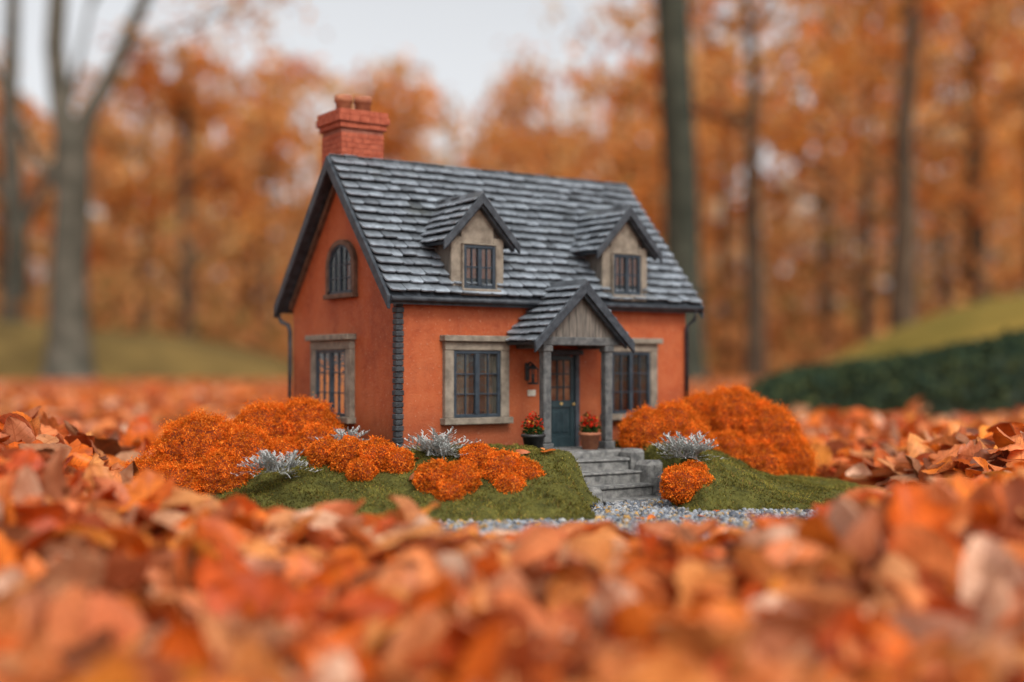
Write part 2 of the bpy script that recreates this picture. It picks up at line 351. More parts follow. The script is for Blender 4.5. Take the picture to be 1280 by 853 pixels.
# dormers
dw=Part('dormer_walls',M_wood,house); ds=Part('dormer_slates',M_slate,house); dd=Part('dormer_barge_boards',M_dark,house); dst=Part('dormer_stone_fronts',M_stone,house)
def roofy(z): return EY+(z-EZ)/SL
for x in (.11,.342):
    hw=.037; zr=.305; ze=.246; ow=.053; k=(zr-ze)/ow
    dw.prism([(x-hw,.001,.176),(x+hw,.001,.176),(x+hw,.001,zr-hw*k-.009),(x,.001,zr-.010),(x-hw,.001,zr-hw*k-.009)],(0,.095,0))
    dst.box(Ff,x-hw-.001,x-.0235,-.001,.0035,.176,zr-hw*k-.010); dst.box(Ff,x+.0235,x+hw+.001,-.001,.0035,.176,zr-hw*k-.010)
    dst.box(Ff,x-.0235,x+.0235,-.001,.0032,.1765,.1895)
    dst.prism([(x-.0235,.001,.2445),(x+.0235,.001,.2445),(x+.0235,.001,zr-.0235*k-.012),(x,.001,zr-.012),(x-.0235,.001,zr-.0235*k-.012)],(0,-.0038,0),.0005)
    l=math.hypot(ow,zr-ze)
    for sg in (-1,1):
        A=(0,1,0); Uv=(-sg*ow/l,0,(zr-ze)/l); Nv=(sg*(zr-ze)/l,0,ow/l)
        O=(x+sg*ow,0,ze)
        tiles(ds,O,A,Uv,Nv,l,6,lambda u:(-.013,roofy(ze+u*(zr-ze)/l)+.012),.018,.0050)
        yb0,yb1=roofy(ze)+.01,roofy(zr)+.01
        Ov=Vector(O); Rv=Vector((x,0,zr)); Nn=Vector(Nv)
        q=[Ov+Vector((0,-.012,0)),Rv+Vector((0,-.012,0)),Rv+Vector((0,yb1,0)),Ov+Vector((0,yb0,0))]
        dd.prism([p-Nn*.0005 for p in q],-Nn*.004)
        dd.prism([(x+sg*(ow+.002),-.012,ze+.001),(x,-.012,zr+.003),(x,-.012,zr-.0105),(x+sg*(ow+.002),-.012,ze-.0105)],(0,-.004,0),.0006)
        dd.prism([(x+sg*(ow-.004),-.0035,ze-.002),(x,-.0035,zr-.009),(x,-.0035,zr-.014),(x+sg*(ow-.004),-.0035,ze-.008)],(0,-.0085,0),.0004)
    for i in range(7):
        a=-.014+i*.0165; c=tuple(v*.6 for v in slate_col())
        ds.prism([(x-.007,a,zr-.004),(x,a,zr+.0055),(x+.007,a,zr-.004),(x,a,zr+.001)],(0,.0158,0),0,c)
for q in (dw,ds,dd,dst): q.done()
# porch
pc=.2215; pz=.1975; pe=.1255; pw=.0735; pf=-.073
ps=Part('porch_slates',M_slate,house); pb=Part('porch_barge_boards',M_dark,house); pg=Part('porch_gable_boards',M_wood,house); pp=Part('porch_posts',M_post,house)
l=math.hypot(pw,pz-pe); k=(pz-pe)/pw
for sg in (-1,1):
    Uv=(-sg*pw/l,0,(pz-pe)/l); Nv=Vector((sg*(pz-pe)/l,0,pw/l))
    O=Vector((pc+sg*pw,0,pe))
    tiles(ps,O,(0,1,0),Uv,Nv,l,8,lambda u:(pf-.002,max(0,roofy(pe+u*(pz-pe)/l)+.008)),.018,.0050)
    R_=Vector((pc,0,pz)); q=[O+Vector((0,pf,0)),R_+Vector((0,pf,0)),R_+Vector((0,.012,0)),O+Vector((0,.0,0))]
    pb.prism([p-Nv*.0005 for p in q],-Nv*.0045)
    pb.prism([(pc+sg*(pw+.003),pf,pe+.000),(pc,pf,pz+.004),(pc,pf,pz-.012),(pc+sg*(pw+.003),pf,pe-.0135)],(0,-.0045,0),.0006)
    pb.prism([(pc+sg*(pw-.006),pf+.006,pe-.001),(pc,pf+.006,pz-.010),(pc,pf+.006,pz-.016),(pc+sg*(pw-.006),pf+.006,pe-.008)],(0,-.0058,0),.0005)
for i in range(6):
    a=pf-.003+i*.0155; c=tuple(v*.55 for v in slate_col())
    ps.prism([(pc-.007,a,pz-.003),(pc,a,pz+.0058),(pc+.007,a,pz-.003),(pc,a,pz+.001)],(0,.015,0),0,c)
nb=11
for i in range(nb):
    a=pc-.056+.112*i/nb; b=pc-.056+.112*(i+1)/nb-.0005
    za=lambda x:pz-.010-abs(x-pc)*k
    pts=[(a,pf+.010,pe+.004),(b,pf+.010,pe+.004),(b,pf+.010,max(pe+.005,za(b)))]
    if a<pc<b: pts.append((pc,pf+.010,za(pc)))
    pts.append((a,pf+.010,max(pe+.005,za(a))))
    pg.prism(pts,(0,.003+.0004*(i%2),0))
PL=-.008
for sx_ in (.173,.268):
    o0,o1=.052,.063
    pp.box(Ff,sx_-.0058,sx_+.0058,o0,o1,PL+.010,pe-.010,.0012)
    pp.box(Ff,sx_-.0078,sx_+.0078,o0-.002,o1+.002,PL,PL+.010,.001)
    pp.box(Ff,sx_-.0072,sx_+.0072,o0-.0015,o1+.0015,pe-.012,pe-.004,.001)
    pp.box(Ff,sx_-.005,sx_+.005,.001,o0,pe-.008,pe+.002,.0008)
pp.box(Ff,pc-.066,pc+.066,.0505,.0645,pe-.0042,pe+.006,.0009)
for q in (ps,pb,pg,pp): q.done()
# door
dx=.236; dr=Part('door',M_door,house); df=Part('door_frame',M_dark,house)
df.box(Ff,dx-.028,dx-.0215,0,.007,PL,.110); df.box(Ff,dx+.0215,dx+.028,0,.007,PL,.110); df.box(Ff,dx-.032,dx+.032,0,.010,.110,.117)
dr.box(Ff,dx-.0215,dx-.0155,0,.0038,PL,.108,.0004); dr.box(Ff,dx+.0155,dx+.0215,0,.0038,PL,.108,.0004)
dr.box(Ff,dx-.0155,dx+.0155,0,.0037,.103,.1095,.0004);dr.box(Ff,dx-.0155,dx+.0155,0,.0037,.043,.052,.0004);dr.box(Ff,dx-.0155,dx+.0155,0,.0037,PL,.006,.0004)
dr.box(Ff,dx-.0155,dx+.0155,0,.0018,.006,.043,.0002)
for s_ in (-.0078,.0078): dr.box(Ff,dx+s_-.0052,dx+s_+.0052,.001,.0031,.011,.038,.0008)
for s_ in (-.0052,.0052): dr.box(Ff,dx+s_-.0008,dx+s_+.0008,.0012,.0034,.052,.103,.0002)
for zz in (.069,.086): dr.box(Ff,dx-.0155,dx+.0155,.0012,.0032,zz-.0008,zz+.0008,.0002)
wavy(curt,Ff,dx-.0155,dx+.0155,.0008,.052,.103,.0003)
vs=[glass.bm.verts.new(Ff(a,.0022,z)) for a,z in ((dx-.0155,.052),(dx+.0155,.052),(dx+.0155,.103),(dx-.0155,.103))]; glass.bm.faces.new(vs)
dr.done(); df.done()
hd=Part('door_handle',M_brass,house); hd.tube([Ff(dx+.0185,.0036,.047),Ff(dx+.0185,.0075,.047)],.0014,8); hd.tube([Ff(dx,.0036,.048),Ff(dx,.005,.048)],.002,8); hd.done()
pq=Part('house_number_plaque',M_plaque,house); pq.box(Ff,.186,.198,0,.002,.058,.066,.0005); pq.done()
for q in (surr,frm,inter,curt,curt2,glass): q.done()
ln=Part('wall_lantern',M_black,house)
ln.box(Ff,.182,.188,0,.003,.078,.1,.0005); ln.tube([Ff(.185,.002,.096),Ff(.185,.008,.101),Ff(.185,.014,.098)],.0011,6)
ln.prism([Ff(.180,.009,.092),Ff(.190,.009,.092),Ff(.190,.019,.092),Ff(.180,.019,.092)],(0,0,.0012)); ln.tube([Ff(.185,.014,.093),Ff(.185,.014,.099)],[.0078,.001],4)
for a in(.1805,.1895):
    for o_ in (.0095,.0185): ln.tube([Ff(a,o_,.075),Ff(a,o_,.092)],.0007,5)
ln.box(Ff,.180,.190,.009,.019,.073,.0755,.0004); ln.tube([Ff(.185,.014,.0755),Ff(.185,.014,.086)],.002,8); ln.done()
# chimney
ch=Part('chimney_stack',M_mortar,house); cb=Part('chimney_bricks',M_brick,house)
x0,x1,y0,y1=.003,.065,.156,.214
ch.box(Fi,x0+.0006,x1-.0006,y0+.0006,y1-.0006,.28,.404,0)
def brick_ring(x0,x1,y0,y1,z,h,off,bl=.0155,d=.006):
    for (A0,A1,fix,ax) in ((x0,x1,y0,0),(x0,x1,y1-d,0),(y0+d,y1-d,x0,1),(y0+d,y1-d,x1-d,1)):
        n=round((A1-A0)/bl); pos=[A0]+[A0+(A1-A0)*(i+(.5 if off else 0))/n for i in range(0 if off else 1,n)]+[A1]
        for p,q in zip(pos,pos[1:]):
            if q-p<.003: continue
            j=random.uniform(-.0002,.0004)
            if ax==0: cb.box(Fi,p+.0002,q-.0002,fix-j,fix+d+j,z,z+h,.0005)
            else: cb.box(Fi,fix-j,fix+d+j,p+.0002,q-.0002,z,z+h,.0005)
z=.29; i=0
while z<.398: brick_ring(x0,x1,y0,y1,z,.0064,i%2); z+=.0068; i+=1
for e,zz,h in ((.003,.4045,.007),(.006,.412,.0085),(.0045,.421,.007)):
    ch.box(Fi,x0-e+.001,x1+e-.001,y0-e+.001,y1+e-.001,zz-.0006,zz+h-.0004,0); brick_ring(x0-e,x1+e,y0-e,y1+e,zz,h,int(e*1000)%2)
ch.done(); cb.done()
cp=Part('chimney_pots',M_terra,house)
for px,py in ((.022,.188),(.047,.182)):
    cp.tube([(px,py,.427),(px,py,.442),(px,py,.443),(px,py,.4515),(px,py,.452),(px,py,.442)],[.0110,.0102,.0122,.0120,.009,.0085],20,True)
cp.done()
# steps
st=Part('stone_steps',M_step)
stc=.212
def wb(a0,a1,o0,o1,z0,z1,bev=.002,j=0.0):
    st.box(lambda a,o,z:h2w(a+random.uniform(-j,j),-o+random.uniform(-j,j),z+random.uniform(-j,j)),a0,a1,o0,o1,z0,z1,bev)
wb(stc-.062,stc+.080,-.001,.084,-.085,PL,.0015)
ns=4; rise=(.064+PL)/(ns+.0)
for i in range(ns):
    zt=PL-rise*(i+.8); o0=.084+.0225*i
    wb(stc-.040,stc+.050,o0+.0003,o0+.0245,-.085,zt,.0015,.0006)
    wb(stc-.0405,stc+.0505,o0-.0008 if i else o0+.0005,o0+.0265,zt,zt+.0032,.0010,.0005)
for sg,cx_,tops in ((-1,stc-.053,(-.014,-.029,-.042)),(1,stc+.064,(-.006,-.018,-.031))):
    wb(cx_-.011,cx_+.012,.0845,.113,-.085,tops[0],.004,.0015)
    wb(cx_-.0115,cx_+.012,.1135,.144,-.085,tops[1],.005,.002)
    wb(cx_-.013,cx_+.013,.1445,.178,-.085,tops[2],.006,.002)
st.done()
def quads(name,C,S,colr,mat,parent=None,asp=.6,core=None):
    n=len(C); a=rng.normal(size=(n,3)); a/=np.linalg.norm(a,axis=1)[:,None]
    b=np.cross(a,rng.normal(size=(n,3))); b/=np.linalg.norm(b,axis=1)[:,None]
    S=np.asarray(S)[:,None]; nn=np.cross(a,b)*S*.25
    V=np.stack([C-a*S,C+b*S*asp+nn,C+a*S,C-b*S*asp+nn],1).reshape(-1,3)
    F=np.arange(4*n).reshape(-1,4)
    cl=np.repeat(np.asarray(colr),4,axis=0)
    if core is None: return mesh_np(name,V,F,mat,cl,parent=parent)
    cv,cf,cm=core; V=np.vstack([V,cv]); F=np.vstack([F,cf+4*n]); cl=np.vstack([cl,np.ones((len(cv),3))*.05])
    mi=np.r_[np.zeros(n),np.ones(len(cf))]
    return mesh_np(name,V,F,[mat,cm],cl,parent=parent,matidx=mi)
def flower_pot(s,o,sc,mat):
    x,y,z=h2w(s,-o,PL); e=empty('flower_pot',(x,y,z))
    p=Part('pot',mat,e); p.tube([(0,0,0),(0,0,.016*sc),(0,0,.0161*sc),(0,0,.019*sc),(0,0,.0191*sc),(0,0,.015*sc)],[.0085*sc,.0115*sc,.013*sc,.013*sc,.0105*sc,.0100*sc],16); p.done()
    n=420; d=rng.normal(size=(n,3)); d/=np.linalg.norm(d,axis=1)[:,None]; d[:,2]=abs(d[:,2])
    c=d*rng.uniform(.3,1,(n,1))*np.array([.013,.013,.024])*sc+np.array([0,0,.019*sc])
    top=c[:,2]>.026*sc
    g=np.where((rng.random((n,1))<.6)&top[:,None],[[.60,.03,.012]],[[.03,.06,.018]])*rng.uniform(.6,1.3,(n,1)); g[rng.random(n)<.05]=(.7,.3,.05)
    quads('plants',c,rng.uniform(.0013,.0026,n)*sc,g,M_shrub,e)
flower_pot(.152,.062,1.15,M_black)
flower_pot(.243,.055,1.1,M_terra)

# ---------------------------------------------------------------- shrubs
def sphere_quads(c,r,nu=18,nv=10):
    th=np.linspace(0,2*np.pi,nu,endpoint=False); ph=np.linspace(.02,np.pi-.02,nv)
    T,Ph=np.meshgrid(th,ph); d=np.stack([np.cos(T)*np.sin(Ph),np.sin(T)*np.sin(Ph),np.cos(Ph)],-1)
    w=1+.04*np.sin(5*T+3*Ph)+.03*np.sin(9*Ph+T*2)
    V=(d*w[...,None]*r+c).reshape(-1,3); F=[]
    for i in range(nv-1):
        for j in range(nu): F.append((i*nu+j,i*nu+(j+1)%nu,(i+1)*nu+(j+1)%nu,(i+1)*nu+j))
    return V,np.array(F)
def lumpnoise(p,s):
    return (np.sin(p[:,0]*s+1.3*np.sin(p[:,1]*s*.8))+np.sin(p[:,1]*s*1.1+1.7*np.sin(p[:,2]*s*.9))+np.sin(p[:,2]*s*1.2+np.sin(p[:,0]*s)))/3
def shrub(name,lumps,dens=850000,leaf=.00115):
    pal=[(.72,.16,.014),(.80,.215,.022),(.64,.12,.012),(.88,.29,.04)]
    cs=[];cv=[];cf=[];off=0
    for (x,y,z,r) in lumps:
        c0=np.array([x,y,z]); n=int(dens*4*np.pi*r*r)
        d=rng.normal(size=(n,3)); d/=np.linalg.norm(d,axis=1)[:,None]
        q=d*r+c0
        nz=lumpnoise(q,230)*.10+lumpnoise(q,560)*.06
        jt=rng.normal(0,.03,n)+(rng.random(n)<.12)*rng.uniform(0,.15,n)
        p=c0+d*r*(.92+nz+jt)[:,None]
        keep=np.ones(n,bool)
        for (x2,y2,z2,r2) in lumps:
            if (x2,y2,z2)!=(x,y,z): keep&=np.linalg.norm(p-np.array([x2,y2,z2]),axis=1)>r2*.85
        keep&=p[:,2]>-.03
        cs.append(np.c_[p,nz+jt*.7][keep]); v,f=sphere_quads(c0,r*.79); cv.append(v); cf.append(f+off); off+=len(v)
    Q=np.vstack(cs); n=len(Q); P_=np.array(pal)[rng.integers(0,len(pal),n)]
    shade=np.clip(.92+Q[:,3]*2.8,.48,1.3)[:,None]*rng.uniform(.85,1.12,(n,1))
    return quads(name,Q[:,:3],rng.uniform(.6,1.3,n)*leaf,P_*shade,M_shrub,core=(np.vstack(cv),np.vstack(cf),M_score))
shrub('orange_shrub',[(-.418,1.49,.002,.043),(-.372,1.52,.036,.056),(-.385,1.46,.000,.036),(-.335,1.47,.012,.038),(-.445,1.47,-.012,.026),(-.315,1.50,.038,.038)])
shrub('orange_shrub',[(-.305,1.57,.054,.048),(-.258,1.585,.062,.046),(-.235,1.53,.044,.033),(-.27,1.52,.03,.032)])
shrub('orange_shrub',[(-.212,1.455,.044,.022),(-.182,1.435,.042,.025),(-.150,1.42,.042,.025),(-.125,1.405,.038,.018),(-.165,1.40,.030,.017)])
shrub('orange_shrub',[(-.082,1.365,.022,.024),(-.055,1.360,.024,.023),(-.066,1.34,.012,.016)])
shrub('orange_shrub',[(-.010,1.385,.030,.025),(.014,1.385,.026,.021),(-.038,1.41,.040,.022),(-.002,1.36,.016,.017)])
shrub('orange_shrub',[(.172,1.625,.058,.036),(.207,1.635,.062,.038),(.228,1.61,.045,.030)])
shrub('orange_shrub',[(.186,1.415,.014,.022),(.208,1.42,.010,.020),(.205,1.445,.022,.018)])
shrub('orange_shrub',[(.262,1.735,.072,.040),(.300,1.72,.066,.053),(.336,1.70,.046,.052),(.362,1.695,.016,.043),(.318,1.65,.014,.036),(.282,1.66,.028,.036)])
def silver(x,y,z,R,n=46):
    V=[];F=[];C=[]
    def strip(p,d,l,w,bend):
        p=np.array(p,float); d=np.array(d,float); side=np.cross(d,[0,0,1.]); side/=np.linalg.norm(side)+1e-9
        k=4
        for i in range(k+1):
            t=i/k; q=p+d*l*t+np.array([0,0,-bend*l*t*t]); ww=w*(1-t*.7)
            V.extend([q-side*ww,q+side*ww]); g=.34+.20*t+random.uniform(-.05,.05); C.extend([(g,g*1.02,g*.98)]*2)
        b=len(V)-2*(k+1)
        for i in range(k): F.append((b+2*i,b+2*i+1,b+2*i+3,b+2*i+2))
        return [p+d*l*t+np.array([0,0,-bend*l*t*t]) for t in (.35,.55,.75,.95)],side
    for i in range(n):
        a=random.uniform(0,6.283); el=random.uniform(.15,1.3)
        d=np.array([math.cos(a)*math.cos(el),math.sin(a)*math.cos(el),math.sin(el)*.85]); l=R*random.uniform(.6,1.05)
        nodes,side=strip((x+random.uniform(-1,1)*R*.3,y+random.uniform(-1,1)*R*.3,z),d,l,.0009,.25)
        for q in nodes:
            for s_ in (-1,1):
                dd_=d*.7+side*s_*random.uniform(.6,1)+np.array([0,0,random.uniform(-.1,.4)]); dd_/=np.linalg.norm(dd_)
                nd,sd=strip(q,dd_,R*random.uniform(.16,.28),.0012,.1)
                for q2 in nd[1::2]:
                    d3=dd_+sd*random.choice((-1,1))*.8; d3/=np.linalg.norm(d3); strip(q2,d3,R*.09,.0010,0)
    mesh_np('dusty_miller_plant',V,F,M_silver,C)
silver(-.258,1.405,.030,.040); silver(-.085,1.43,.046,.044); silver(.202,1.475,.040,.044); silver(-.198,1.50,.054,.032,30)

# ---------------------------------------------------------------- terrain
def sm(a,b,x): t=np.clip((x-a)/(b-a),0,1); return t*t*(3-2*t)
def wn(x,y,s): return (np.sin(x*s+1.7*np.sin(y*s*.7+.5))+np.sin(y*s*1.13+1.3*np.sin(x*s*.9+2))+np.sin((x+y)*s*.71+1.1))/3
def e1(x,y):
    X_=np.abs((x-.01)/.465); Y_=np.abs((y-1.62)/.50)
    p=2+1.1*sm(0,.15,x)*(y<1.62)
    return (X_**p+Y_**p)**(1/p)
def gz(x,y):
    o=sm(.98,1.35,e1(x,y))
    bank=.006+.010*wn(x,y,9)+.005*wn(x,y,23)+.036*sm(.3,.55,np.abs(x))*sm(.8,1.15,y)*(1-sm(1.45,2.2,y))
    far=1-sm(4,9,y)
    dip=-.062*(1-sm(.70,1.10,y))*sm(-6,-1,y)
    return -.020+o*bank*far+.012*o*sm(.3,.7,y)*(1-.7*sm(1.7,2.4,y)*sm(0,.2,x))+dip
g=np.sinh(np.linspace(-7.2,7.2,401)); g=g/g.max()*180
gx=g; gy=g+1.1
X,Y=np.meshgrid(gx,gy); Z=gz(X,Y); Z=np.where(e1(X,Y)<1,-.037,Z)
n=len(g); idx=np.arange(n*n).reshape(n,n)
F=np.stack([idx[:-1,:-1],idx[:-1,1:],idx[1:,1:],idx[1:,:-1]],-1).reshape(-1,4)
mesh_np('ground',np.stack([X,Y,Z],-1),F,M_ground,smooth=True)
def hxy(x,y): return (x-CX)*U[0]+(y-CY)*U[1],(x-CX)*VV[0]+(y-CY)*VV[1]
def pathd(x,y):
    a=np.array([.138,1.46]); b=np.array([.135,1.15]); ab=b-a
    t=np.clip(((x-a[0])*ab[0]+(y-a[1])*ab[1])/(ab@ab),0,1)
    return np.hypot(x-a[0]-t*ab[0],y-a[1]-t*ab[1])-.012*t
def moss_edge(x,y):
    e=np.sqrt(((x+.0)/.475)**2+((y-1.65)/.365)**2)+.025*wn(x,y,28)+.015*wn(x,y,61)+.008*wn(x,y,140)
    k=1-e
    k=np.minimum(k,(y-(1.375+.12*(x-.2)))*3+10*(x<.12)+.03*wn(x,y,50))
    k=np.minimum(k,(pathd(x,y)-.048+.006*wn(x,y,70))*4+10*(y>1.49))
    hx,hy=hxy(x,y)
    ddx=np.maximum(np.abs(hx-stc-.007)-.070,0); ddy=np.maximum(np.maximum(-.183-hy,hy),0)
    k=np.minimum(k,np.hypot(ddx,ddy)*9-.03)
    return k
def mz(x,y):
    k=moss_edge(x,y)
    e=np.sqrt((x/.5)**2+((y-1.65)/.385)**2)
    h=.062*(1-sm(.50,1.02,e))*(1-.55*sm(.20,.34,x))
    cut=sm(.0,.10,np.clip(k,0,1))
    return -.013+h*(.22+.78*cut)+.0034*wn(x,y,52)+.0020*wn(x,y,120)+.0010*wn(x,y,260)
gx=np.linspace(-.52,.52,300); gy=np.linspace(1.2,2.12,280); X,Y=np.meshgrid(gx,gy); K=moss_edge(X,Y); Z=np.where(K>0,mz(X,Y),mz(X,Y)+np.maximum(K,-.1)*.25)
idx=np.arange(X.size).reshape(X.shape); F=np.stack([idx[:-1,:-1],idx[:-1,1:],idx[1:,1:],idx[1:,:-1]],-1).reshape(-1,4)
kk=K.ravel()[F].max(1)>-.008
V=np.stack([X,Y,Z],-1).reshape(-1,3)
nB=260000
bx=rng.uniform(-.5,.5,nB); by=rng.uniform(1.22,2.02,nB); k=moss_edge(bx,by)
hx,hy=hxy(bx,by)
keep=(k>-.004)&~((hx>0)&(hx<L)&(hy>0)&(hy<W))&((by<1.72)|(rng.random(nB)<.25))
bx,by=bx[keep],by[keep]; m=len(bx); bz=mz(bx,by)
a=rng.uniform(0,6.283,m); hgt=rng.uniform(.0010,.0030,m)*(1+.7*wn(bx,by,110)); wd=rng.uniform(.0004,.0009,m)
tx,ty=rng.normal(0,.0018,m),rng.normal(0,.0018,m)
B=np.stack([bx,by,bz-.0006],-1); s=np.stack([np.cos(a)*wd,np.sin(a)*wd,0*wd],-1); tp=B+np.stack([tx,ty,hgt],-1)
Vb=np.stack([B-s,B+s,tp+s*.4,tp-s*.4],1).reshape(-1,3)
cc=np.array([(.22,.20,.045),(.30,.25,.055),(.15,.145,.034),(.36,.28,.07),(.27,.16,.055)])[rng.choice(5,m,p=[.3,.25,.25,.12,.08])]*(.85+.40*wn(bx,by,35)[:,None]+.22*wn(bx,by,120)[:,None])*rng.uniform(.7,1.25,(m,1))
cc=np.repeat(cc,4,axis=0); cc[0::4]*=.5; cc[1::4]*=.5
Fm=F[kk]
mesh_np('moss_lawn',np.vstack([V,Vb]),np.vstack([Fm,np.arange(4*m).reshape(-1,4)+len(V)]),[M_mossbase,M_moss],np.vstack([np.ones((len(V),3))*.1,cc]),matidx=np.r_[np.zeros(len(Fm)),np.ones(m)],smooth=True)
# gravel path
gx=np.linspace(-.36,.5,120); gy=np.linspace(1.02,1.56,90); X,Y=np.meshgrid(gx,gy); Z=-.0145+.002*wn(X,Y,50)
idx=np.arange(X.size).reshape(X.shape); F=np.stack([idx[:-1,:-1],idx[:-1,1:],idx[1:,1:],idx[1:,:-1]],-1).reshape(-1,4)
ok=(e1(X,Y).ravel()[F].max(1)<1.06)&(moss_edge(X,Y).ravel()[F].min(1)<.02)
V0=np.stack([X,Y,Z],-1).reshape(-1,3); F0=F[ok]
ico=bmesh.new(); bmesh.ops.create_icosphere(ico,subdivisions=1,radius=1); iv=np.array([v.co[:] for v in ico.verts]); fi=np.array([[v.index for v in f.verts] for f in ico.faces]); ico.free()
nS=30000; sx=rng.uniform(-.34,.48,nS); sy=rng.uniform(1.08,1.56,nS); hx,hy=hxy(sx,sy)
ok=(e1(sx,sy)<1.05)&(moss_edge(sx,sy)<.010)&~((np.abs(hx-stc-.007)<.068)&(hy>-.176)); sx,sy=sx[ok],sy[ok]; nS=len(sx)
sc=rng.uniform(.0010,.0030,(nS,1,1))*np.where(rng.random((nS,1,1))<.10,1.7,1)*rng.uniform(.6,1.2,(nS,1,3))
Rr=np.linalg.qr(rng.normal(size=(nS,3,3)))[0]
Vs=np.einsum('nij,nkj->nki',Rr,(iv[None]*sc*rng.uniform(.82,1.15,(nS,len(iv),1))))+np.stack([sx,sy,-.0125+rng.uniform(0,.002,nS)],-1)[:,None]
Fs=(fi[None]+np.arange(nS)[:,None,None]*len(iv)).reshape(-1,3)
pal=np.array([(.26,.28,.31),(.16,.18,.21),(.38,.38,.38),(.30,.25,.18),(.09,.10,.12),(.45,.26,.08)])[rng.choice(6,nS,p=[.25,.25,.12,.14,.15,.09])]
cs=np.repeat(pal*rng.uniform(.75,1.2,(nS,1)),len(iv),axis=0)
gp=empty('gravel_path'); mesh_np('gravel_bed',V0,F0,M_gravbase,parent=gp); mesh_np('gravel_stones',Vs.reshape(-1,3),Fs,M_gravel,cs,parent=gp)

# ---------------------------------------------------------------- fallen leaves
PAL=np.array([(.74,.155,.016),(.84,.225,.028),(.90,.33,.05),(.60,.095,.013),(.38,.075,.018),(.20,.060,.020),(.74,.40,.22),(.84,.55,.38),(.66,.25,.07)])
PW=np.array([.25,.19,.09,.15,.08,.06,.06,.05,.07]); PW/=PW.sum()
def leaves(px,py,pz,size,nu,nv,tiltsd=30,cull=True):
    n=len(px); u=np.linspace(0,1,nu); w=np.linspace(-1,1,nv)
    Ug,Wg=np.meshgrid(u,w,indexing='ij'); Ug=Ug[None];Wg=Wg[None]
    r=lambda lo,hi:rng.uniform(lo,hi,(n,1,1))
    wid=r(.27,.42); ex=r(.75,1.05); prof=np.sin(np.pi*np.clip(Ug,.0,1)**ex)**.75
    prof=np.where(Ug>.995,.0,prof)+.012
    lob=np.where(r(0,1)<.22,.22,.0); prof=prof*(1+lob*np.sin(Ug*r(22,30)+r(0,6)))
    prof=prof*(1+.035*((np.arange(nu)%2)*2-1)[None,:,None]*(np.abs(Wg)>.9))
    th=r(-1.2,1.3)*(Ug-.4)+r(-.35,.35)*np.sin(Ug*6+r(0,6))
    du=1/(nu-1); xx=np.cumsum(np.cos(th),axis=1)*du+0*Wg; zz=np.cumsum(np.sin(th),axis=1)*du+0*Wg
    kap=r(-1.4,1.7)*(.6+.6*Ug); kap=np.where(abs(kap)<.15,.15,kap)
    ang=kap*Wg*.9
    yy=np.sin(ang)/kap/.9*wid*prof; cz=(1-np.cos(ang))/kap/.9*wid*prof
    ww=Wg*wid*prof
    pleat=.010*np.cos(2*np.pi*9*(Ug-.16*np.abs(Wg)))*prof*(np.abs(Wg)>.05)+r(0,.14)*np.abs(ww)+.03*np.sin(Wg*r(3,7)+Ug*r(5,12)+r(0,6))*np.abs(Wg)
    x_=xx-np.sin(th)*(cz+pleat)-.5; z_=zz+np.cos(th)*(cz+pleat)
    Pn=np.stack([x_,yy+0*x_,z_],-1)*size[:,None,None,None]
    Pn=Pn.reshape(n,-1,3); Pn-=Pn.mean(1,keepdims=True)
    yaw=rng.uniform(0,6.283,n); tilt=np.radians(np.clip(np.abs(rng.normal(0,tiltsd,n)),0,78)); ta=rng.uniform(0,6.283,n); roll=np.where(rng.random(n)<.4,np.pi,0)
    def R(ax,a):
        c,s=np.cos(a),np.sin(a); ax=ax/np.linalg.norm(ax,axis=1)[:,None]; x,y,z=ax.T; C=1-c
        return np.stack([np.stack([c+x*x*C,x*y*C-z*s,x*z*C+y*s],-1),np.stack([y*x*C+z*s,c+y*y*C,y*z*C-x*s],-1),np.stack([z*x*C-y*s,z*y*C+x*s,c+z*z*C],-1)],1)
    o=np.ones(n);zr=np.zeros(n)
    Rm=R(np.stack([np.cos(ta),np.sin(ta),zr],-1),tilt)@R(np.stack([zr,zr,o],-1),yaw)@R(np.stack([o,zr,zr],-1),roll)
    Pn=np.einsum('nij,nkj->nki',Rm,Pn)
    zmin=Pn[:,:,2].min(1)
    Pn+=np.stack([px,py,pz-zmin*.75],-1)[:,None]
    if cull:   # drifts get lower toward the clearing around the house
        zm=Pn[:,:,2].max(1); ds=np.abs(px)/np.maximum(py,.1)
        sl_=(.132-.052*sm(.17,.36,ds)-.020*(px<-.08)-np.abs(rng.normal(0,1,n))*.007)
        ok=(zm<.144-py*sl_)|(py>1.45)
        Pn=Pn[ok]; n=len(Pn)
    id_=np.arange(nu*nv).reshape(nu,nv); f=np.stack([id_[:-1,:-1],id_[1:,:-1],id_[1:,1:],id_[:-1,1:]],-1).reshape(-1,4)
    F=(f[None]+np.arange(n)[:,None,None]*nu*nv).reshape(-1,4)
    c=PAL[rng.choice(len(PAL),n,p=PW)]*rng.uniform(.75,1.12,(n,1))
    edge=(np.abs(Wg)**3*np.ones_like(Ug)).reshape(-1)
    C=c[:,None,:]*(1-.25*edge[None,:,None]*rng.random((n,1,1)))
    uv=np.broadcast_to(np.stack([Ug[0]+0*Wg[0],Wg[0]+0*Ug[0]],-1).reshape(1,-1,2),(n,nu*nv,2))
    return Pn.reshape(-1,3),F,C.reshape(-1,3),uv.reshape(-1,2)
def scatter(n,x0,x1,y0,y1,cond):
    x=rng.uniform(x0,x1,n); y=rng.uniform(y0,y1,n); k=cond(x,y); return x[k],y[k]
wedge=lambda x,y:(np.abs(x)<.48*y+.45)
parts=[]
x,y=scatter(15500,-1.9,1.9,.45,3.2,lambda x,y:wedge(x,y)&(e1(x,y)+.03*wn(x,y,17)>1.03)&((y<2.1)|(rng.random(len(x))<.75)))
